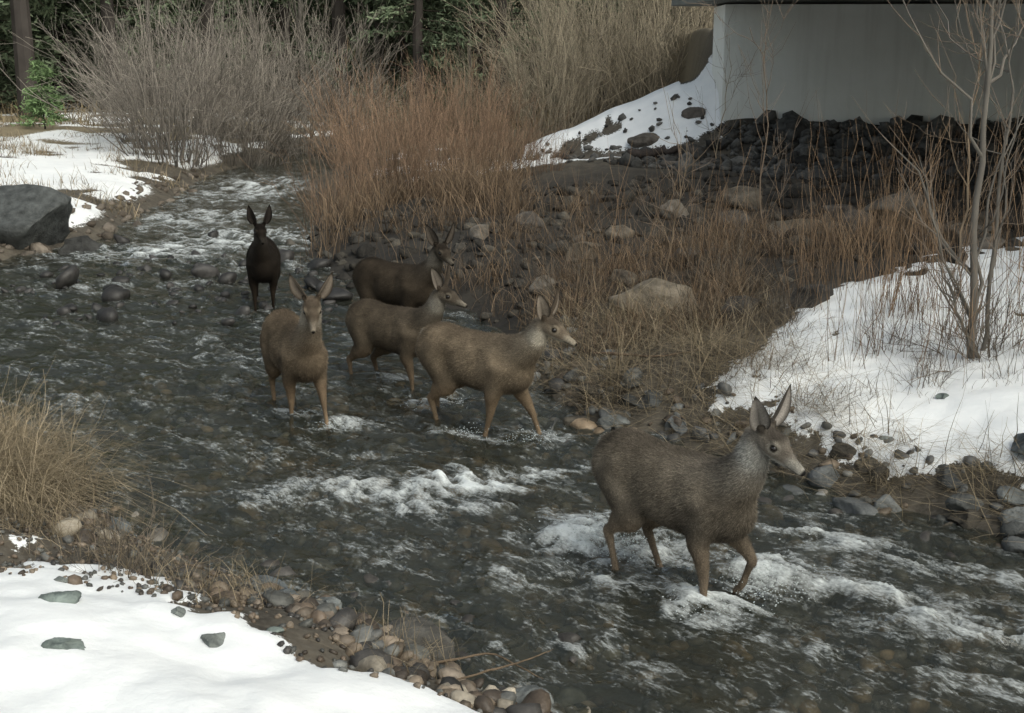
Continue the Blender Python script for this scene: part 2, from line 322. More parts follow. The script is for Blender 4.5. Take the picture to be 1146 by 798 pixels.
# ------------------------------------------------------------------ stems, blades
def tubes(P, R, k=3):
    N, S, _ = P.shape
    T = np.gradient(P, axis=1); T /= np.linalg.norm(T, axis=2, keepdims=True)+1e-9
    ref = np.where(np.abs(T[..., 2:3]) > .9, np.array([1., 0, 0]), np.array([0, 0, 1.]))
    A = np.cross(T, ref); A /= np.linalg.norm(A, axis=2, keepdims=True)+1e-9; B = np.cross(T, A)
    th = np.arange(k)*2*math.pi/k
    V = P[:, :, None]+R[:, :, None, None]*(A[:, :, None]*np.cos(th)[:, None]+B[:, :, None]*np.sin(th)[:, None])
    i = np.arange(N)[:, None, None]*S*k+np.arange(S-1)[None, :, None]*k+np.arange(k)[None, None, :]
    j = np.arange(N)[:, None, None]*S*k+np.arange(S-1)[None, :, None]*k+((np.arange(k)+1) % k)[None, None, :]
    F = np.stack([i, j, j+k, i+k], -1).reshape(-1, 4)
    return V.reshape(-1, 3), F
def paths(base, dirv, L, S, bend, r, wob=.03):
    N = len(base); t = np.linspace(0, 1, S)[None, :, None]
    P = base[:, None]+dirv[:, None]*L[:, None, None]*t+bend[:, None]*L[:, None, None]*t**2
    w = r.normal(0, wob, (N, S, 3)); w[:, 0] = 0; w = np.cumsum(w, 1)*L[:, None, None]
    return P+w
def unit(v): return v/(np.linalg.norm(v, axis=-1, keepdims=True)+1e-9)
def twigs(P, n, r, lo, hi, lmin, lmax, spread, S, up=.1):
    N, SS, _ = P.shape; i = r.integers(0, N, n); t = r.uniform(lo, hi, n)*(SS-1); k = np.minimum(t.astype(int), SS-2); f = (t-k)[:, None]
    b0 = P[i, k]*(1-f)+P[i, k+1]*f; tg = unit(P[i, k+1]-P[i, k])
    dv = unit(tg+r.normal(0, spread, (n, 3))); L = r.uniform(lmin, lmax, n)
    return paths(b0, dv, L, S, np.tile([0, 0, up], (n, 1)), r, .03), i
def shrub_mesh(name, seed, nst, Hh, spread, base_r, c0, c1, n2, n3, rad=.012, l2=(.4, 1.1)):
    r = np.random.default_rng(seed); a = r.uniform(0, 6.28, nst); rr = base_r*np.sqrt(r.random(nst))
    base = np.stack([rr*np.cos(a), rr*np.sin(a), np.full(nst, -.1)], 1)
    a2 = a+r.normal(0, .5, nst); ln = np.abs(r.normal(0, spread, nst))
    dv = unit(np.stack([np.cos(a2)*ln, np.sin(a2)*ln, np.ones(nst)], 1)); L = Hh*r.uniform(.4, 1.05, nst)
    bend = np.stack([np.cos(a2)*.15*ln, np.sin(a2)*.15*ln, -.12*ln], 1)
    P = paths(base, dv, L, 8, bend, r, .022)
    Vs = []; Fs = []; Cs = []; off = 0
    def put(P, r0, r1, c, k=3):
        nonlocal off
        R = np.linspace(r0, r1, P.shape[1])[None, :]*r.uniform(.7, 1.3, (len(P), 1)); V, F = tubes(P, R, k)
        t = np.tile(np.repeat(np.linspace(0, 1, P.shape[1]), k), len(P))[:, None]
        cv = np.repeat(r.uniform(.55, 1.4, len(P)), P.shape[1]*k)[:, None]
        Cs.append((np.array(c0)*(1-t)+np.array(c)*t)*cv); Vs.append(V); Fs.append(F+off); off += len(V)
    put(P, rad, rad*.3, c1, 4)
    Q, _ = twigs(P, n2, r, .25, .98, *l2, .42, 5); put(Q, rad*.45, rad*.18, c1)
    if n3:
        Q2, _ = twigs(Q, n3, r, .2, .95, l2[0]*.35, l2[1]*.4, .5, 3); put(Q2, rad*.25, rad*.14, c1)
    return mk_mesh(name, np.concatenate(Vs), np.concatenate(Fs), np.concatenate(Cs))
m_twig = vcol_mat('twig_bark_mat', .8, 3, .8, 1.2, False)
WG = [shrub_mesh('willow_mesh', 200+i, 90, 4.3, .48, .9, (.13, .115, .10), (.36, .32, .27), 900, 1500, .015, (.4, 1.2)) for i in range(2)]
WT = [shrub_mesh('willow_tan_mesh', 210+i, 85, 4.8, .36, 1.0, (.18, .155, .12), (.40, .345, .25), 900, 1500, .014, (.4, 1.3)) for i in range(2)]
WO = [shrub_mesh('willow_red_mesh', 220+i, 70, 1.95, .30, .7, (.14, .10, .072), (.35, .23, .15), 330, 420, .0075, (.2, .6)) for i in range(3)]
def plant(meshes, name, pts, mat, smin=.85, smax=1.15, seed=0):
    r = np.random.default_rng(seed)
    for i, (x, y, *q) in enumerate(pts):
        sc = (q[0] if q else 1)*r.uniform(smin, smax)
        add_obj(name, meshes[i % len(meshes)], mat, None, (x, y, float(Hz(x, y)[0])-.05), r.uniform(0, 6.28), sc)
plant(WG, 'grey_willow_shrub', [(-8.4, 31.0, 1), (-9.6, 33.5, .95), (-7.4, 34.5, 1.05), (-6.2, 38.5, 1.05), (-8.6, 39, 1)], m_twig, seed=1)
plant(WT, 'tan_willow_shrub', [(.9, 33, .85), (2.4, 35.5, 1.05), (4.2, 34.5, .95), (5.6, 37, 1.1), (2.6, 41, 1.1), (7.6, 39, 1.2), (5, 43, 1.2), (-3.6, 36, .45), (-1.2, 40, .5)], m_twig, seed=2)
plant(WO, 'red_willow_shrub', [(-2.9, 20.6, .9), (-2.1, 22.4, 1.05), (-1.2, 21.2, .9), (-.6, 22.6, .95), (-2.7, 24.8, 1.1), (-.3, 24.4, .9), (-1.3, 25.6, 1.1), (-2.8, 28.5, 1.2), (-4.0, 31.5, 1.1), (-1.4, 31, 1.2), (.6, 22.6, .55)], m_twig, seed=3)

def blades(name, x, y, hmin, hmax, lean, droop, width, c0, c1, seed, flat=False, z=None, mat=None, S=5):
    r = np.random.default_rng(seed); N = len(x); z = Hz(x, y) if z is None else z
    a = r.uniform(0, 6.28, N); ln = np.abs(r.normal(0, lean, N))
    dv = unit(np.stack([np.cos(a)*ln, np.sin(a)*ln, np.ones(N)*(0.12 if flat else 1)], 1))
    L = r.uniform(hmin, hmax, N); bend = np.stack([np.cos(a)*droop*.6, np.sin(a)*droop*.6, -droop*np.ones(N)*(.1 if flat else 1)], 1)*r.uniform(.2, 1.3, N)[:, None]
    P = paths(np.stack([x, y, z-.02], 1), dv, L, S, bend, r, .02)
    b2 = a+r.uniform(-1.4, 1.4, N)+1.57; sd = np.stack([np.cos(b2), np.sin(b2), np.zeros(N)], 1)
    w = width*r.uniform(.5, 1.2, N)[:, None]*np.linspace(1, .25, S)[None, :]
    V = np.stack([P-sd[:, None]*w[..., None]/2, P+sd[:, None]*w[..., None]/2], 2).reshape(-1, 3)
    i = np.arange(N)[:, None]*S*2+np.arange(S-1)[None]*2
    F = np.stack([i, i+1, i+3, i+2], -1).reshape(-1, 4)
    f = r.random(N)[:, None]**1.3; c = (np.array(c0)*(1-f)+np.array(c1)*f)*r.uniform(.6, 1.3, N)[:, None]
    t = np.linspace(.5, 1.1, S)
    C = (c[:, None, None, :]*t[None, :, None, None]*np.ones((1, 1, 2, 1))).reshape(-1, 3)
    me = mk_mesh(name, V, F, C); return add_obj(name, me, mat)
m_grass = vcol_mat('dry_grass_mat', .75, 2, .8, 1.2, False)
OR0 = (.12, .088, .062); OR1 = (.37, .26, .165); TN0 = (.20, .16, .10); TN1 = (.42, .34, .23)
def clump(n, nc, x0, x1, y0, y1, sig, cond, seed):
    cx, cy = scatter(nc, x0, x1, y0, y1, cond, seed); r = np.random.default_rng(seed+1)
    i = (r.random(n)**1.5*len(cx)).astype(int); return cx[i]+r.normal(0, sig, n), cy[i]+r.normal(0, sig, n)
x, y = clump(5600, 80, -.3, 5.6, 10.6, 14.4, .14, lambda x, y, d: (d > .1) & (y > 10.2+.75*(x-1)), 301)
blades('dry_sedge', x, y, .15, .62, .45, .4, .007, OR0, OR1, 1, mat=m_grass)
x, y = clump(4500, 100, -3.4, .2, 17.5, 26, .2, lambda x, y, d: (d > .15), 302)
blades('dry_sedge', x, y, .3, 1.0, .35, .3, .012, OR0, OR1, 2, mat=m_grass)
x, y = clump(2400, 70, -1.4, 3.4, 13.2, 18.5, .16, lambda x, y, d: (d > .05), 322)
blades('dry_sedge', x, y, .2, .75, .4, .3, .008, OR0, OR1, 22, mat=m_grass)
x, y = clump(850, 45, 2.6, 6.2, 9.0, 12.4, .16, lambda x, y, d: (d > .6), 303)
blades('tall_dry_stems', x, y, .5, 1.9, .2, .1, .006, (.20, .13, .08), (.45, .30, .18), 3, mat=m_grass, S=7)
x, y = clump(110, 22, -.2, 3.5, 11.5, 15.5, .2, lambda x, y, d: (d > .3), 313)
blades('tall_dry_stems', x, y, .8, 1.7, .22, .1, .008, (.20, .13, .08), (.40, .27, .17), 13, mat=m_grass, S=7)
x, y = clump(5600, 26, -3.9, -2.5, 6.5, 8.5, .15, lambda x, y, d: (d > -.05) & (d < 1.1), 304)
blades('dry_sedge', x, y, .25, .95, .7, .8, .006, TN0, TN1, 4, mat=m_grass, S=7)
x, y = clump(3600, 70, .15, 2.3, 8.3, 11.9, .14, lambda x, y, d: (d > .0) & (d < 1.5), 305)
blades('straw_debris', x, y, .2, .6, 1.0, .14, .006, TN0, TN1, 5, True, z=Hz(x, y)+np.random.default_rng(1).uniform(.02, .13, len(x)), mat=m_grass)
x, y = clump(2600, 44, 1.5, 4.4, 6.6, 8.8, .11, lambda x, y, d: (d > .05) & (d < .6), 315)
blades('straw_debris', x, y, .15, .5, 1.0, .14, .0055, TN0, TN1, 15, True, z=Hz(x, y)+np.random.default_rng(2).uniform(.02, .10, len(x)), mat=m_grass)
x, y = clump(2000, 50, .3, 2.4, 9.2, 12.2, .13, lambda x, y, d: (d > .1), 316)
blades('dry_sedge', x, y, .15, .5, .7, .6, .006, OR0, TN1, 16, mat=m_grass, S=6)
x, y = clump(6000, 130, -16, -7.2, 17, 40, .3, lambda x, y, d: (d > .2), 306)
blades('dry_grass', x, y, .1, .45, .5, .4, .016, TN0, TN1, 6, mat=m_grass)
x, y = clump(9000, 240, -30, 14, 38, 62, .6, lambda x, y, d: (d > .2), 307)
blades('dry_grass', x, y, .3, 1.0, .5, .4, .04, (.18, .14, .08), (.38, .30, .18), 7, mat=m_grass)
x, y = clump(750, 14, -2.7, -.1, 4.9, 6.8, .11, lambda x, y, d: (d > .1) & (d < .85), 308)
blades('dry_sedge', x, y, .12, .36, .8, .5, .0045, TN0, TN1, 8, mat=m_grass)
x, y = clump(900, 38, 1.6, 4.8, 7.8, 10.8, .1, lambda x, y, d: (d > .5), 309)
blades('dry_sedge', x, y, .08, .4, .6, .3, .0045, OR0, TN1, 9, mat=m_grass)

def sapling(name, x, y, Hh, r0, seed, lean=(0, 0), nb=16, nt=90, base_col=(.16, .145, .125), wob=.012):
    r = np.random.default_rng(seed)
    P = paths(np.array([[0, 0, -.1]]), np.array([[lean[0], lean[1], 1.]]), np.array([Hh]), 14, np.array([[-.01, 0, 0]]), r, wob)
    V1, F1 = tubes(P, np.linspace(r0, r0*.25, 14)[None], 8)
    Q, _ = twigs(P, nb, r, .08, .95, Hh*.18, Hh*.45, .42, 8, .25); V2, F2 = tubes(Q, np.linspace(r0*.4, r0*.09, 8)[None]*r.uniform(.6, 1.2, (nb, 1)), 5)
    T, _ = twigs(Q, nt, r, .2, .95, .15, .5, .5, 4, .2); V3, F3 = tubes(T, np.linspace(.0035, .0015, 4)[None]*np.ones((nt, 1)), 3)
    V = np.concatenate([V1, V2, V3]); Fq = np.concatenate([F1, F2+len(V1), F3+len(V1)+len(V2)])
    C = np.tile(base_col, (len(V), 1)); C[len(V1)+len(V2):] = (.22, .17, .13)
    add_obj(name, mk_mesh(name, V, Fq, C), m_twig, None, (x, y, float(Hz(x, y)[0])))
sapling('bare_sapling', 3.55, 9.25, 3.6, .036, 401, (-.03, 0), 18, 120, wob=.008)
sapling('bare_sapling', 3.66, 9.4, 2.9, .02, 402, (.03, 0), 12, 60, wob=.008)
sapling('bare_sapling', 3.60, 9.15, .9, .018, 403, (-.5, .1), 14, 60)
sapling('bare_sapling', 4.3, 11.8, 3.0, .014, 404, (-.05, 0), 12, 50, (.25, .19, .13))
sapling('bare_sapling', 3.0, 14.5, 2.6, .012, 405, (-.12, 0), 10, 50, (.2, .15, .11))
sapling('bare_sapling', 4.0, 9.0, 3.2, .018, 406, (.0, 0), 12, 50)
sapling('bare_sapling', 1.6, 12.8, 1.5, .010, 407, (.1, 0), 10, 40, (.25, .19, .13))
sapling('bare_sapling', 3.7, 22.6, 2.4, .012, 408, (.05, 0), 12, 60, (.35, .28, .2))
plant([shrub_mesh('dead_brush_mesh', 230, 26, .55, .8, .15, (.10, .085, .065), (.2, .16, .12), 140, 160, .005, (.12, .3))], 'dead_brush', [(3.65, 9.2, 1), (2.0, 12.2, 1.2), (3.1, 8.9, .6), (-1.95, 5.75, .7), (2.4, 13, 1.2), (.6, 12.8, 1.3), (2.4, 10.6, .9), (1.7, 11, .8), (3.0, 9.7, .8)], m_twig, seed=9)
def log(name, pts, rad, col, seed):
    P = np.array([pts], float); t = np.linspace(0, 1, 14); k = np.linspace(0, 1, len(pts))
    P = np.stack([np.interp(t, k, P[0, :, j]) for j in range(3)], 1)[None]; r = np.random.default_rng(seed); P = P+r.normal(0, rad*.25, P.shape)
    R = rad*np.linspace(1, .4, 14)*r.uniform(.85, 1.15, 14); R[0] *= .3; R[-1] *= .3
    V, Fq = tubes(P, R[None], 9); add_obj(name, mk_mesh(name, V, Fq, np.tile(col, (len(V), 1))), m_rockd)
log('driftwood_log', [(2.2, 23.6, float(Hz(2.2, 23.6)[0])+.08), (3.3, 23.5, float(Hz(3.3, 23.5)[0])+.1)], .11, (.06, .05, .045), 2)
log('driftwood_log', [(-.45, 5.15, .12), (-.1, 5.35, .09), (.15, 5.2, .03)], .007, (.17, .125, .085), 3)
log('driftwood_log', [(-.25, 4.95, .16), (.05, 5.3, .07), (.2, 5.5, .03)], .006, (.17, .125, .085), 4)
log('driftwood_log', [(.7, 10.3, .38), (1.2, 10.0, .42), (1.6, 10.1, .45)], .015, (.14, .1, .07), 5)

# ------------------------------------------------------------------ conifers
def conifer(name, seed, Hh, r0, nb, nt, lmax, base_h, cn0, cn1, ts=.2):
    r = np.random.default_rng(seed)
    P = paths(np.array([[0, 0, -.3]]), np.array([[0, 0, 1.]]), np.array([Hh]), 12, np.zeros((1, 3)), r, .003)
    V1, F1 = tubes(P, np.linspace(r0, r0*.1, 12)[None], 9); C1 = np.tile((.055, .047, .042), (len(V1), 1))
    hh = base_h+(Hh*.98-base_h)*r.random(nb)**1.15; a = r.uniform(0, 6.28, nb)
    L = lmax*(1-(hh/Hh)**1.3)*r.uniform(.6, 1.15, nb)+.1*lmax
    dv = unit(np.stack([np.cos(a), np.sin(a), r.uniform(-.15, .25, nb)], 1)); B = paths(np.stack([0*a, 0*a, hh], 1), dv, L, 6, np.tile([0, 0, -.12], (nb, 1)), r, .02)
    V2, F2 = tubes(B, r0*np.linspace(.12, .03, 6)[None]*np.ones((nb, 1)), 3); C2 = np.tile((.06, .048, .038), (len(V2), 1))
    i = r.integers(0, nb, nt); t = (r.random(nt)**.6*.85+.15)*4.999; k = t.astype(int); f = (t-k)[:, None]
    c = B[i, k]*(1-f)+B[i, k+1]*f+r.normal(0, 1, (nt, 3))*np.array([.14, .14, .07])*ts*5
    q1 = unit(unit(B[i, k+1]-B[i, k])+r.normal(0, .7, (nt, 3))); q2 = unit(np.cross(q1, r.normal(0, 1, (nt, 3)))); s_ = ts*r.uniform(.5, 1.2, nt)[:, None]
    V3 = np.stack([c-q2*s_*.16, c+q1*s_-q2*s_*.03, c+q1*s_*.9+q2*s_*.12, c+q2*s_*.16], 1).reshape(-1, 3)
    F3 = np.arange(nt*4).reshape(-1, 4)
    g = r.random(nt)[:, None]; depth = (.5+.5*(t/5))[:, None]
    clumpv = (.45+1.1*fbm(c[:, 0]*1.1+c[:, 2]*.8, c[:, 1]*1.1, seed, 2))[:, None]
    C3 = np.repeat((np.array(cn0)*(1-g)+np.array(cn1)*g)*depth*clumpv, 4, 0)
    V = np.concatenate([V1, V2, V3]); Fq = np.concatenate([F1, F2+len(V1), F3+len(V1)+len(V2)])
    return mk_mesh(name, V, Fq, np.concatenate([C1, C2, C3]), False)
m_tree = vcol_mat('conifer_mat', .8, 1.5, .75, 1.25, False)
GN0, GN1 = (.08, .11, .065), (.21, .26, .16)
PINE = [conifer('pine_mesh', 500+i, 18+2*i, .28, 200, 16000, 3.4, .8+.8*i, GN0, GN1, .30) for i in range(3)]
PTALL = conifer('tall_pine_mesh', 510, 22, .36, 120, 11000, 3.6, 4.2, GN0, GN1, .30)
r = np.random.default_rng(77); pts = []
for row, (yy, dx) in enumerate([(50, 4.6), (55, 4.4), (62, 4.4), (72, 5)]):
    xx = -44-row*3
    while xx < 42+row*3:
        px_, py_ = xx+r.uniform(-1.2, 1.2), yy+r.uniform(-2, 2)
        if not (row == 0 and -9 < px_ < 2 and r.random() < .5): pts.append((px_, py_, r.uniform(.75, 1.15)))
        xx += dx*r.uniform(.75, 1.3)
pts += [(-19.6, 46, .95), (-13.0, 49, .9), (-20, 43, 1), (-22.5, 41, 1), (11.5, 43, .9), (15, 40, 1), (18, 34, .95), (22, 40, 1)]
plant(PINE, 'pine_tree', pts, m_tree, .95, 1.05, 5)
plant([PTALL], 'pine_tree', [(-16.3, 42.5, 1), (-14.2, 45, .8), (-11.2, 47, .8), (-6.5, 48, .9), (-3.4, 46.5, .7), (-.4, 48, .8)], m_tree, .97, 1.03, 6)
YP = conifer('young_pine_mesh', 520, 2.1, .035, 60, 3600, .68, .12, (.12, .19, .08), (.26, .38, .17), .13)
add_obj('young_pine_tree', YP, m_tree, None, (-13.2, 35.5, float(Hz(-13.2, 35.5)[0])), 0, .9)
for i, (tx, ty) in enumerate([(-7.6, 46), (-5.2, 49), (-1.6, 47), (3.6, 48), (-9.6, 46.5), (6.8, 46), (-12.2, 43), (.8, 48.5)]):
    sapling('bare_tree', tx, ty, 13, [.10, .13, .08, .11][i % 4], 600+i, (0, 0), 26, 160, (.10, .09, .078), wob=.003)

# ------------------------------------------------------------------ bridge
b = NB('concrete_mat'); o = b.obj(); n1 = b.noise(.9, 6, o, .6); n2 = b.noise(9, 6, o)
mp = b.n('ShaderNodeMapping'); mp.inputs['Scale'].default_value = (5, 5, .35); b.l(o, mp.inputs[0]); st = b.noise(1.2, 5, mp.outputs[0])
c = b.mix(b.mr(n1, .35, .7, 0, 1), (.84, .86, .83), (.76, .78, .74)); c = b.mix(b.mr(st, .5, .75, 0, .28), c, (.5, .51, .47))
m_conc = b.fin(b.bsdf(c, .85, n2, .25, .01))
b = NB('deck_concrete_mat'); o = b.obj(); m_deck = b.fin(b.bsdf(b.mix(b.mr(b.noise(1.5, 6, o), .3, .7, 0, 1), (.22, .23, .215), (.14, .145, .135)), .9, b.noise(9, 5, o), .25, .01))
bridge = bpy.data.objects.new('concrete_bridge', None); COL.objects.link(bridge)
def prism(name, P2, z0, z1, parent, mat, bev=.02):
    P2 = [tuple(p) for p in P2]; n = len(P2); V = [(x, y, z0) for x, y in P2]+[(x, y, z1) for x, y in P2]
    F = [tuple(range(n))[::-1], tuple(range(n, 2*n))]+[(i, (i+1) % n, (i+1) % n+n, i+n) for i in range(n)]
    me = bpy.data.meshes.new(name); me.from_pydata(V, [], F); me.update(); ob = add_obj(name, me, mat, parent)
    m = ob.modifiers.new('b', 'BEVEL'); m.width = bev; m.segments = 2; return ob
prism('abutment_wall', [(4.0, 24.1), (16, 23.7), (16, 25.4), (4.0, 25.4)], .9, 3.86, bridge, m_conc)
prism('wing_wall', [(4.02, 25.41), (4.45, 25.41), (6.3, 30), (5.9, 30)], .9, 3.8, bridge, m_conc)
k = .22; WD = 12
def dx(y): return 3.55+k*(24.5-y)
prism('deck_slab', [(dx(26), 26), (dx(-6), -6), (dx(-6)+WD, -6), (dx(26)+WD, 26)], 3.90, 4.30, bridge, m_deck)
prism('parapet', [(dx(26)+.02, 26), (dx(-6)+.02, -6), (dx(-6)+.3, -6), (dx(26)+.3, 26)], 4.303, 5.0, bridge, m_conc)
prism('parapet', [(dx(26)+WD-.3, 26), (dx(-6)+WD-.3, -6), (dx(-6)+WD-.02, -6), (dx(26)+WD-.02, 26)], 4.303, 5.0, bridge, m_conc)

# ------------------------------------------------------------------ deer
def crom(A, n):
    A = np.asarray(A, float); m = len(A); t = np.linspace(0, m-1, n); i = np.minimum(t.astype(int), m-2); f = (t-i)[:, None]
    p = lambda j: A[np.clip(j, 0, m-1)]
    a, b_, c, d_ = p(i-1), p(i), p(i+1), p(i+2)
    return .5*((2*b_)+(-a+c)*f+(2*a-5*b_+4*c-d_)*f*f+(-a+3*b_-3*c+d_)*f**3)
def loft(rows, side, nres=None, k=18, egg=0):
    n = nres or len(rows)*4; R = crom(rows, n); C = R[:, :3]; w = np.maximum(R[:, 3], .002); h = np.maximum(R[:, 4], .002)
    T = unit(np.gradient(C, axis=0)); sd = np.tile(np.array(side, float), (n, 1)); sd = unit(sd-T*(sd*T).sum(1, keepdims=True)); up = np.cross(T, sd)
    th = np.arange(k)*2*math.pi/k; cw = np.cos(th); sh = np.sin(th)
    ww = w[:, None]*cw[None]*(1+egg*sh[None]); V = C[:, None]+sd[:, None]*ww[..., None]+up[:, None]*(h[:, None]*sh[None])[..., None]
    V = np.concatenate([V.reshape(-1, 3), C[:1], C[-1:]]); F = []
    for i in range(n-1):
        for j in range(k): q = (j+1) % k; F.append((i*k+j, i*k+q, (i+1)*k+q)); F.append((i*k+j, (i+1)*k+q, (i+1)*k+j))
    for j in range(k): q = (j+1) % k; F.append((n*k, q, j)); F.append((n*k+1, (n-1)*k+j, (n-1)*k+q))
    return V, np.array(F), C, (w+h)/2
b = NB('deer_fur_mat'); o = b.obj(); n1 = b.noise(6, 5, o); mp = b.n('ShaderNodeMapping'); mp.inputs['Scale'].default_value = (1, 3, 2.2); b.l(o, mp.inputs[0]); n2 = b.noise(70, 4, mp.outputs[0], .7)
v = b.math('MULTIPLY', b.mr(n1, .3, .7, .7, 1.3), b.mr(n2, .3, .7, .65, 1.35)); cc = b.n('ShaderNodeCombineColor'); [b.l(v, cc.inputs[i]) for i in range(3)]
m_fur = b.fin(b.bsdf(b.mix(1.0, b.col(), cc.outputs[0], 'MULTIPLY'), .9, n2, .6, .010, .1))
b = NB('deer_eye_mat'); m_eye = b.fin(b.bsdf((.01, .007, .005), .08, spec=.8))
S_ = dict(
 sup=lambda s, dx=0, sp=0: [(.31, s*.085, .72), (.27+dx*.1, s*.115, .50), (.28+dx*.55, s*(.105+sp*.5), .29), (.27+dx*.95, s*(.105+sp), .085), (.29+dx, s*(.105+sp), .035), (.31+dx, s*(.105+sp), .0)],
 lift=lambda s: [(.32, s*.085, .72), (.33, s*.115, .51), (.47, s*.115, .37), (.41, s*.115, .21), (.37, s*.115, .16), (.36, s*.115, .12)],
 reach=lambda s: [(.32, s*.085, .72), (.33, s*.115, .50), (.47, s*.105, .32), (.56, s*.105, .13), (.60, s*.105, .08), (.63, s*.105, .05)],
 hs=lambda s, dx=0: [(-.36, s*.085, .72), (-.27+dx*.4, s*.125, .52), (-.49+dx*.7, s*.105, .33), (-.45+dx, s*.105, .10), (-.42+dx, s*.105, .045), (-.40+dx, s*.105, .0)])
def deer(pos, heading, scale, head, legs, tint=(1, 1, 1), fur=14000, seed=0, yawh=0, pitch=-20, earspread=.5, voxel=.0085, earturn=0):
    r = np.random.default_rng(seed); parts = []; refs = []
    def add(V, F, C, rad, tag):
        parts.append((V, F)); refs.append((C, rad, tag))
    body = [(-.575, 0, .79, .03, .04), (-.555, 0, .785, .10, .12), (-.49, 0, .76, .150, .178), (-.37, 0, .735, .178, .212), (-.22, 0, .712, .185, .212), (-.05, 0, .695, .195, .222),
            (.12, 0, .69, .19, .232), (.27, 0, .695, .170, .235), (.38, 0, .705, .14, .218), (.47, 0, .72, .11, .175), (.53, 0, .735, .04, .08)]
    add(*loft(body, (0, 1, 0), 44, 24, egg=-.12), 'body')
    hp = np.array(head, float); yh = math.radians(yawh); pt = math.radians(pitch)
    fx = np.array([math.cos(pt)*math.cos(yh), math.cos(pt)*math.sin(yh), math.sin(pt)]); fy = np.array([-math.sin(yh), math.cos(yh), 0]); fz = np.cross(fx, fy)
    hl = lambda p: hp+fx*p[0]+fy*p[1]+fz*p[2]
    nb_ = hl((-.045, 0, -.02)); a0 = np.array([.32, 0, .75]); mid = a0*.48+nb_*.52+np.array([.045, 0, -.015]); m1 = a0*.62+mid*.38+np.array([.01, 0, -.01])
    neck = [(.22, 0, .74, .12, .165), (*a0, .132, .185), (*m1, .115, .165), (*mid, .090, .118), (*(mid*.4+nb_*.6), .074, .090), (*nb_, .064, .072), (*hl((.0, 0, -.01)), .048, .055)]
    add(*loft(neck, (0, 1, 0), 30, 18), 'neck')
    hprof = [(-.075, -.01, .02, .02), (-.062, -.008, .045, .045), (-.03, 0, .062, .064), (.02, .002, .068, .070), (.065, -.002, .063, .067), (.11, -.012, .049, .057), (.155, -.020, .037, .046), (.20, -.026, .032, .037), (.24, -.028, .033, .034), (.262, -.029, .028, .027), (.274, -.030, .012, .012)]
    rows = [(*hl((q[0], 0, q[1])), q[2], q[3]) for q in hprof]
    add(*loft(rows, fy, 36, 18), 'head')
    for s_ in (1, -1):
        add(*loft([(*hl((.035, s_*.047, .034)), .006, .006), (*hl((.055, s_*.052, .038)), .018, .015), (*hl((.085, s_*.049, .032)), .014, .012), (*hl((.10, s_*.042, .022)), .004, .004)], fy, 12, 10), 'head')
        add(*loft([(*hl((-.03, s_*.03, .03)), .02, .02), (*hl((-.04, s_*.05, .055)), .026, .024), (*hl((-.045, s_*.060, .082)), .020, .018)], fx, 10, 10), 'head')
    FR = [(.100, .16), (.062, .082), (.026, .030), (.0175, .02), (.0195, .021), (.016, .017)]
    HR = [(.110, .18), (.084, .125), (.028, .037), (.019, .022), (.0205, .022), (.016, .017)]
    hooves = []
    for kind, L in legs:
        rr = FR if kind == 'f' else HR
        P = [np.array(p) for p in L]
        if kind == 'f': rows = [(*P[0], *rr[0]), (*P[1], *rr[1]), (*(P[1]*.5+P[2]*.5), .040, .050), (*P[2], *rr[2]), (*(P[2]*.75+P[3]*.25), .020, .023), (*(P[2]*.4+P[3]*.6), .0165, .019), (*P[3], *rr[4]), (*P[4], .0175, .019), (*P[5], .019, .022)]
        else: rows = [(*P[0], *rr[0]), (*P[1], *rr[1]), (*(P[1]*.5+P[2]*.5), .050, .070), (*(P[1]*.15+P[2]*.85), .026, .038), (*P[2], *rr[2]), (*(P[2]*.7+P[3]*.3), .021, .025), (*(P[2]*.35+P[3]*.65), .0175, .020), (*P[3], *rr[4]), (*P[4], .0175, .019), (*P[5], .019, .022)]
        V, F, C, rad = loft(rows, (0, 1, 0), 48, 14); add(V, F, C, rad, 'leg'); hooves.append(P[5])
    add(*loft([(-.54, 0, .87, .02, .02), (-.59, 0, .83, .022, .02), (-.612, 0, .76, .018, .018), (-.617, 0, .68, .014, .014), (-.617, 0, .64, .004, .004)], (0, 1, 0), 16, 10), 'tail')
    off = 0; Vs = []; Fs = []
    for V, F in parts: Vs.append(V); Fs.append(F+off); off += len(V)
    me = mk_mesh('mule_deer', np.concatenate(Vs), np.concatenate(Fs)); ob = add_obj('mule_deer', me)
    m = ob.modifiers.new('r', 'REMESH'); m.mode = 'VOXEL'; m.voxel_size = voxel; m = ob.modifiers.new('s', 'SMOOTH'); m.iterations = 3; m.factor = .5
    dg = bpy.context.evaluated_depsgraph_get(); ev = bpy.data.meshes.new_from_object(ob.evaluated_get(dg)); ob.modifiers.clear(); ob.data = ev; ev.name = 'mule_deer'
    n = len(ev.vertices); V = np.empty(n*3, np.float32); ev.vertices.foreach_get('co', V); V = V.reshape(-1, 3).astype(float)
    # blend the shoulder, haunch and neck joins
    E = np.empty(len(ev.edges)*2, np.int32); ev.edges.foreach_get('vertices', E); E = E.reshape(-1, 2); I = np.concatenate([E[:, 0], E[:, 1]]); J = np.concatenate([E[:, 1], E[:, 0]])
    deg = np.bincount(I, minlength=n).clip(1)[:, None]
    mask = (ss(.46, .56, V[:, 2])*ss(.12, .20, np.linalg.norm(V-hp, axis=1))*ss(-.60, -.56, V[:, 0]))[:, None]*.8
    for _ in range(40):
        av = np.stack([np.bincount(I, V[J, a], minlength=n) for a in range(3)], 1)/deg; V = V+(av-V)*mask
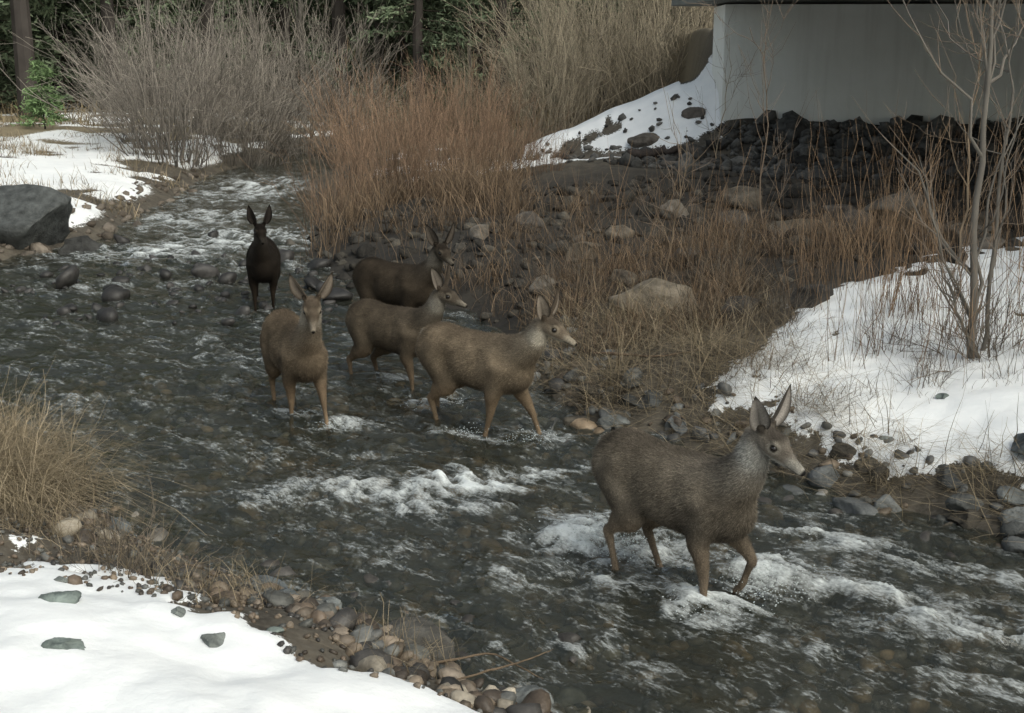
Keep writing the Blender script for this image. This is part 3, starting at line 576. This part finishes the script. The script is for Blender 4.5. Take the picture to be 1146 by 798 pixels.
    # muscle relief: shoulder blade, ribs, haunch and flank hollow
    rel = .014*np.exp(-((V[:, 0]-.27)/.09)**2-((V[:, 2]-.72)/.13)**2)+.016*np.exp(-((V[:, 0]+.36)/.12)**2-((V[:, 2]-.72)/.14)**2)-.014*np.exp(-((V[:, 0]+.17)/.06)**2-((V[:, 2]-.66)/.11)**2)-.009*np.exp(-((V[:, 0]-.14)/.04)**2-((V[:, 2]-.72)/.14)**2)
    V[:, 1] += np.sign(V[:, 1])*rel*ss(.04, .12, np.abs(V[:, 1]))
    ev.vertices.foreach_set('co', V.astype(np.float32).ravel()); ev.update()
    Nn = np.empty(n*3, np.float32); ev.vertices.foreach_get('normal', Nn); Nn = Nn.reshape(-1, 3).astype(float)
    ev.polygons.foreach_set('use_smooth', np.ones(len(ev.polygons), bool))
    sc = {}
    for C, rad, tag in refs:
        dd = np.full(n, 9.)
        for c_, r_ in zip(C, rad): dd = np.minimum(dd, np.linalg.norm(V-c_, axis=1)/max(r_, .02))
        sc[tag] = np.minimum(sc.get(tag, np.full(n, 9.)), dd)
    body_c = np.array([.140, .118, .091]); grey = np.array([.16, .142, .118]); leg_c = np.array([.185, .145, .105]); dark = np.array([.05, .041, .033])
    white = np.array([.46, .45, .41]); headc = np.array([.18, .157, .13])
    wts = {t: 1/(sc[t]**5+1e-3) for t in sc}; tot = sum(wts.values())
    legc = body_c+(leg_c-body_c)*ss(.56, .40, V[:, 2:3])
    col = (wts['body'][:, None]*body_c+wts['neck'][:, None]*grey+wts['head'][:, None]*headc+wts['leg'][:, None]*legc+wts['tail'][:, None]*np.array([.3, .27, .22]))/tot[:, None]
    mixc = lambda col, c, f: col*(1-f[:, None])+np.array(c)*f[:, None]
    isb = (wts['body']+wts['neck'])/tot
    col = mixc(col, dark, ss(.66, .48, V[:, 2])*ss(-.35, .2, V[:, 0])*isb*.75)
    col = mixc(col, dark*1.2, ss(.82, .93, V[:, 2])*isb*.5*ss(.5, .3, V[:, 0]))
    col = mixc(col, white*.6, ss(-.53, -.57, V[:, 0])*ss(.62, .68, V[:, 2])*ss(.90, .84, V[:, 2])*.6)
    q = V-hp; hx = q@fx; hy = q@fy; hz = q@fz; ish = wts['head']/tot
    inh = ish*ss(.16, .10, np.abs(hy))
    col = mixc(col, (.055, .046, .038), inh*ss(.02, .05, hz)*ss(.11, .06, hx)*.85)
    col = mixc(col, (.34, .32, .28), inh*ss(.13, .18, hx)*.85)
    col = mixc(col, (.13, .11, .09), inh*ss(.10, .13, hx)*ss(.0, .015, hz)*.65)
    col = mixc(col, white, inh*ss(-.03, -.05, hz)*ss(-.05, .05, hx)*.85)
    th_ = np.exp(-((hx+.01)/.09)**2-((hz+.10)/.07)**2)*(wts['neck']/tot); col = mixc(col, white*.9, np.clip(th_*1.6, 0, .9))
    er = np.sqrt((hx-.072)**2+(np.abs(hy)-.060)**2+(hz-.014)**2); col = mixc(col, (.33, .30, .25), inh*ss(.046, .028, er)*.7)
    col = mixc(col, (.02, .015, .012), inh*ss(.024, .018, er))
    col = mixc(col, (.012, .011, .011), ish*ss(.240, .254, hx)*ss(-.055, -.042, hz))
    col = mixc(col, (.04, .03, .026), inh*ss(.15, .17, hx)*np.exp(-((hz+.045)/.006)**2)*.85)
    for hv in hooves: col = mixc(col, (.03, .025, .02), ss(.045, .03, np.linalg.norm(V-hv, axis=1)))
    col = mixc(col, (.02, .016, .014), ss(.70, .66, V[:, 2])*ss(-.595, -.605, V[:, 0])*ss(.55, .62, V[:, 2]))
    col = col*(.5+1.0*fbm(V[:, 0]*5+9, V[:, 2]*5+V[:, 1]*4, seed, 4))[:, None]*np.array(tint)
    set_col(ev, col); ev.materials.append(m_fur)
    idx = r.integers(0, n, fur); nose = (hx[idx] > .235) | (er[idx] < .03); idx = idx[~nose]
    p0 = V[idx]+r.normal(0, .003, (len(idx), 3)); nn = Nn[idx]; isH = (ish[idx] > .5)[:, None]; isL = ((wts['leg']/tot)[idx] > .6)[:, None]
    flow = np.where(isH, -fx, np.where(isL, np.array([-.2, 0, -1.]), np.array([-1., 0, -.55])))+.5*(fbm(p0[:, 0]*9, p0[:, 2]*9, 3, 2)-.5)[:, None]*np.array([0, 0, 1.]); flow = unit(flow-nn*(flow*nn).sum(1, keepdims=True)+r.normal(0, .22, nn.shape))
    Lf = np.where(isH[:, 0], .009, np.where(isL[:, 0], .010, .022))*r.uniform(.6, 1.3, len(idx)); tip = p0+(flow*.9+nn*.38)*Lf[:, None]
    sd = unit(np.cross(flow, nn))*.0014; Vf = np.stack([p0-sd, p0+sd, tip], 1).reshape(-1, 3)
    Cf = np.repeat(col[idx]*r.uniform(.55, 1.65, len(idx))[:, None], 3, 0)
    add_obj('fur', mk_mesh('fur', Vf, np.arange(len(Vf)).reshape(-1, 3), Cf, False), m_fur, ob)
    Ve = []; Fe = []; Ce = []; off = 0
    for s_ in (1, -1):
        base = hl((-.045, s_*.053, .062)); d0 = unit(fx*(-.18)+fy*s_*earspread+fz*.85); face = unit(fx*.85+fy*(s_*.35+earturn)); face = unit(face-d0*(face@d0)); sd = np.cross(d0, face)
        nu, nv = 16, 11; L = .235
        for layer in (0, 1):
            u = np.linspace(0, 1, nu)[:, None]; v_ = np.linspace(-1, 1, nv)[None]
            w = .068*np.clip(np.sin(np.pi*np.clip(u*.86+.13, 0, 1))**.7*(1.08-.25*u), .001, 1)
            cup = (v_**2)*w*.6*(1-.3*u); thick = .007*(1-v_**2)*(1-u)**.3*layer
            pt_ = base+d0*(L*u-(v_**2)*.012*u)[..., None]+sd*(w*v_*(1-.2*v_**2))[..., None]+face*(cup-thick-.02*u*u)[..., None]
            Ve.append(pt_.reshape(-1, 3)); i = np.arange(nu-1)[:, None]*nv+np.arange(nv-1)[None]
            Fe.append(np.stack([i, i+1, i+1+nv, i+nv], -1).reshape(-1, 4)+off); off += nu*nv
            rim = np.clip(ss(.68, .92, np.abs(v_)+0*u)+ss(.80, .96, u+0*v_), 0, 1)
            ci = np.array([.30, .275, .25])*(1-rim[..., None])+np.array([.04, .034, .028])*rim[..., None] if layer == 0 else np.array([.12, .10, .08])*(1-.5*ss(.6, 1, u+0*v_)[..., None])+0*rim[..., None]
            if layer == 0: ci = ci*(.4+.6*ss(0, .4, np.abs(v_)+.3*u)[..., None])
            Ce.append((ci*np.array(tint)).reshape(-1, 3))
    add_obj('ears', mk_mesh('ears', np.concatenate(Ve), np.concatenate(Fe), np.concatenate(Ce)), m_fur, ob)
    Vi, Fi = ico(3)
    Vy = np.concatenate([Vi*.0165+hl((.072, s_*.0535, .014)) for s_ in (1, -1)]); add_obj('eyes', mk_mesh('eyes', Vy, np.concatenate([Fi, Fi+len(Vi)])), m_eye, ob)
    ob.location = pos; ob.rotation_euler = (0, 0, math.radians(heading)); ob.scale = (scale,)*3
    return ob
deer((.89, 6.38, -.12), -50, .97, (.63, -.01, 1.12), [('f', S_['sup'](-1, .12, .06)), ('f', S_['lift'](1)), ('h', S_['hs'](-1, .10)), ('h', S_['hs'](1, .26))], (1, 1, 1), 76000, seed=1, yawh=8, pitch=-26, voxel=.007, earturn=-.55, earspread=.62)
deer((-.27, 9.38, -.15), -40, 1.0, (.72, -.02, 1.06), [('f', S_['sup'](-1, -.12)), ('f', S_['reach'](1)), ('h', S_['hs'](-1, .12)), ('h', S_['hs'](1, -.08))], (1.02, .94, .84), 34000, seed=2, yawh=14, pitch=-22, earturn=-.3, earspread=.6)
deer((-1.78, 9.85, -.15), -66, .99, (.62, 0, 1.14), [('f', S_['sup'](-1, -.05)), ('f', S_['reach'](1)), ('h', S_['hs'](-1, .1)), ('h', S_['hs'](1, -.08))], (.86, .78, .69), 34000, seed=3, yawh=-14, pitch=-34)
deer((-1.05, 10.75, -.15), -40, .93, (.66, 0, 1.10), [('f', S_['sup'](-1, .08)), ('f', S_['reach'](1)), ('h', S_['hs'](-1, -.05)), ('h', S_['hs'](1, .12))], (.66, .62, .57), 18000, seed=4, yawh=14, pitch=-14)
deer((-1.2, 12.7, -.14), -40, 1.0, (.64, 0, 1.10), [('f', S_['sup'](-1, .05)), ('f', S_['sup'](1, -.08)), ('h', S_['hs'](-1, -.05)), ('h', S_['hs'](1, .1))], (.30, .275, .25), 12000, seed=5, yawh=-16, pitch=-20)  # low tint puts the bridge shade into this coat
deer((-2.93, 14.4, -.14), -80, .97, (.60, 0, 1.14), [('f', S_['sup'](-1, .1)), ('f', S_['sup'](1, -.05)), ('h', S_['hs'](-1, -.05)), ('h', S_['hs'](1, .1))], (.11, .10, .095), 8000, seed=6, yawh=8, pitch=-25, earspread=.3)  # near-black tint: shade painted into the rearmost deer's coat

# fine spray kicked up around the legs
r = np.random.default_rng(90); P = []; SZ = []
for cx, cy, sx, sy, hz_, n_ in [(.5, 6.95, .14, .12, .12, 500), (.66, 6.8, .14, .12, .12, 400), (1.36, 6.22, .12, .14, .16, 500), (1.03, 5.95, .1, .1, .08, 250),
                              (.12, 8.95, .1, .08, .06, 120), (-.35, 9.1, .08, .08, .05, 90), (-.6, 9.9, .14, .1, .06, 100), (-1.4, 9.3, .08, .06, .05, 60)]:
    q = r.normal(0, 1, (n_, 2)); P.append(np.stack([cx+q[:, 0]*sx, cy+q[:, 1]*sy, .02+np.abs(r.normal(0, hz_*.5, n_))], 1)); SZ.append(r.uniform(.0008, .0030, n_))
P = np.concatenate(P); SZ = np.concatenate(SZ); Vi, Fi = ico(1)
V = (Vi[None]*SZ[:, None, None]*np.array([1.8, 1, 1.3])+P[:, None]).reshape(-1, 3); Fq = (Fi[None]+(np.arange(len(P))*len(Vi))[:, None, None]).reshape(-1, 3)
b = NB('splash_mat'); add_obj('water_splash', mk_mesh('water_splash', V, Fq), b.fin(b.bsdf((.55, .60, .60), .3, spec=.5)))

# ------------------------------------------------------------------ camera, light
w = bpy.data.worlds.new('World'); scene.world = w; w.use_nodes = True; nt = w.node_tree
sky = nt.nodes.new('ShaderNodeTexSky'); sky.sky_type = 'NISHITA'; sky.sun_disc = False
EL, AZ = math.radians(44), math.radians(138)
sky.sun_elevation = EL; sky.sun_rotation = AZ; sky.dust_density = 5; sky.air_density = 1.0; sky.ozone_density = .8
hs = nt.nodes.new('ShaderNodeHueSaturation'); hs.inputs['Saturation'].default_value = .55; nt.links.new(sky.outputs[0], hs.inputs['Color'])
mx = nt.nodes.new('ShaderNodeMix'); mx.data_type = 'RGBA'; mx.blend_type = 'MULTIPLY'; mx.inputs[0].default_value = 1; mx.inputs[7].default_value = (.96, 1.0, .94, 1)
nt.links.new(hs.outputs[0], mx.inputs[6])
nt.links.new(mx.outputs[2], nt.nodes['Background'].inputs[0]); nt.nodes['Background'].inputs[1].default_value = .15
sl = bpy.data.lights.new('sun', 'SUN'); sl.energy = 1.3; sl.angle = math.radians(60); sl.color = (1, 1, .96)
so = bpy.data.objects.new('sun', sl); COL.objects.link(so)
dv = Vector((math.sin(AZ)*math.cos(EL), math.cos(AZ)*math.cos(EL), math.sin(EL))); so.rotation_euler = dv.to_track_quat('Z', 'Y').to_euler()
cam = bpy.data.cameras.new('camera'); co = bpy.data.objects.new('camera', cam); COL.objects.link(co)
cam.sensor_width = 36; cam.lens = 36*1383/1146; cam.clip_end = 1000
co.location = (0, 0, 2.8); co.rotation_euler = (math.radians(90-13.4), 0, 0); scene.camera = co
scene.view_settings.view_transform = 'Standard'; scene.view_settings.look = 'None'; scene.view_settings.exposure = 0
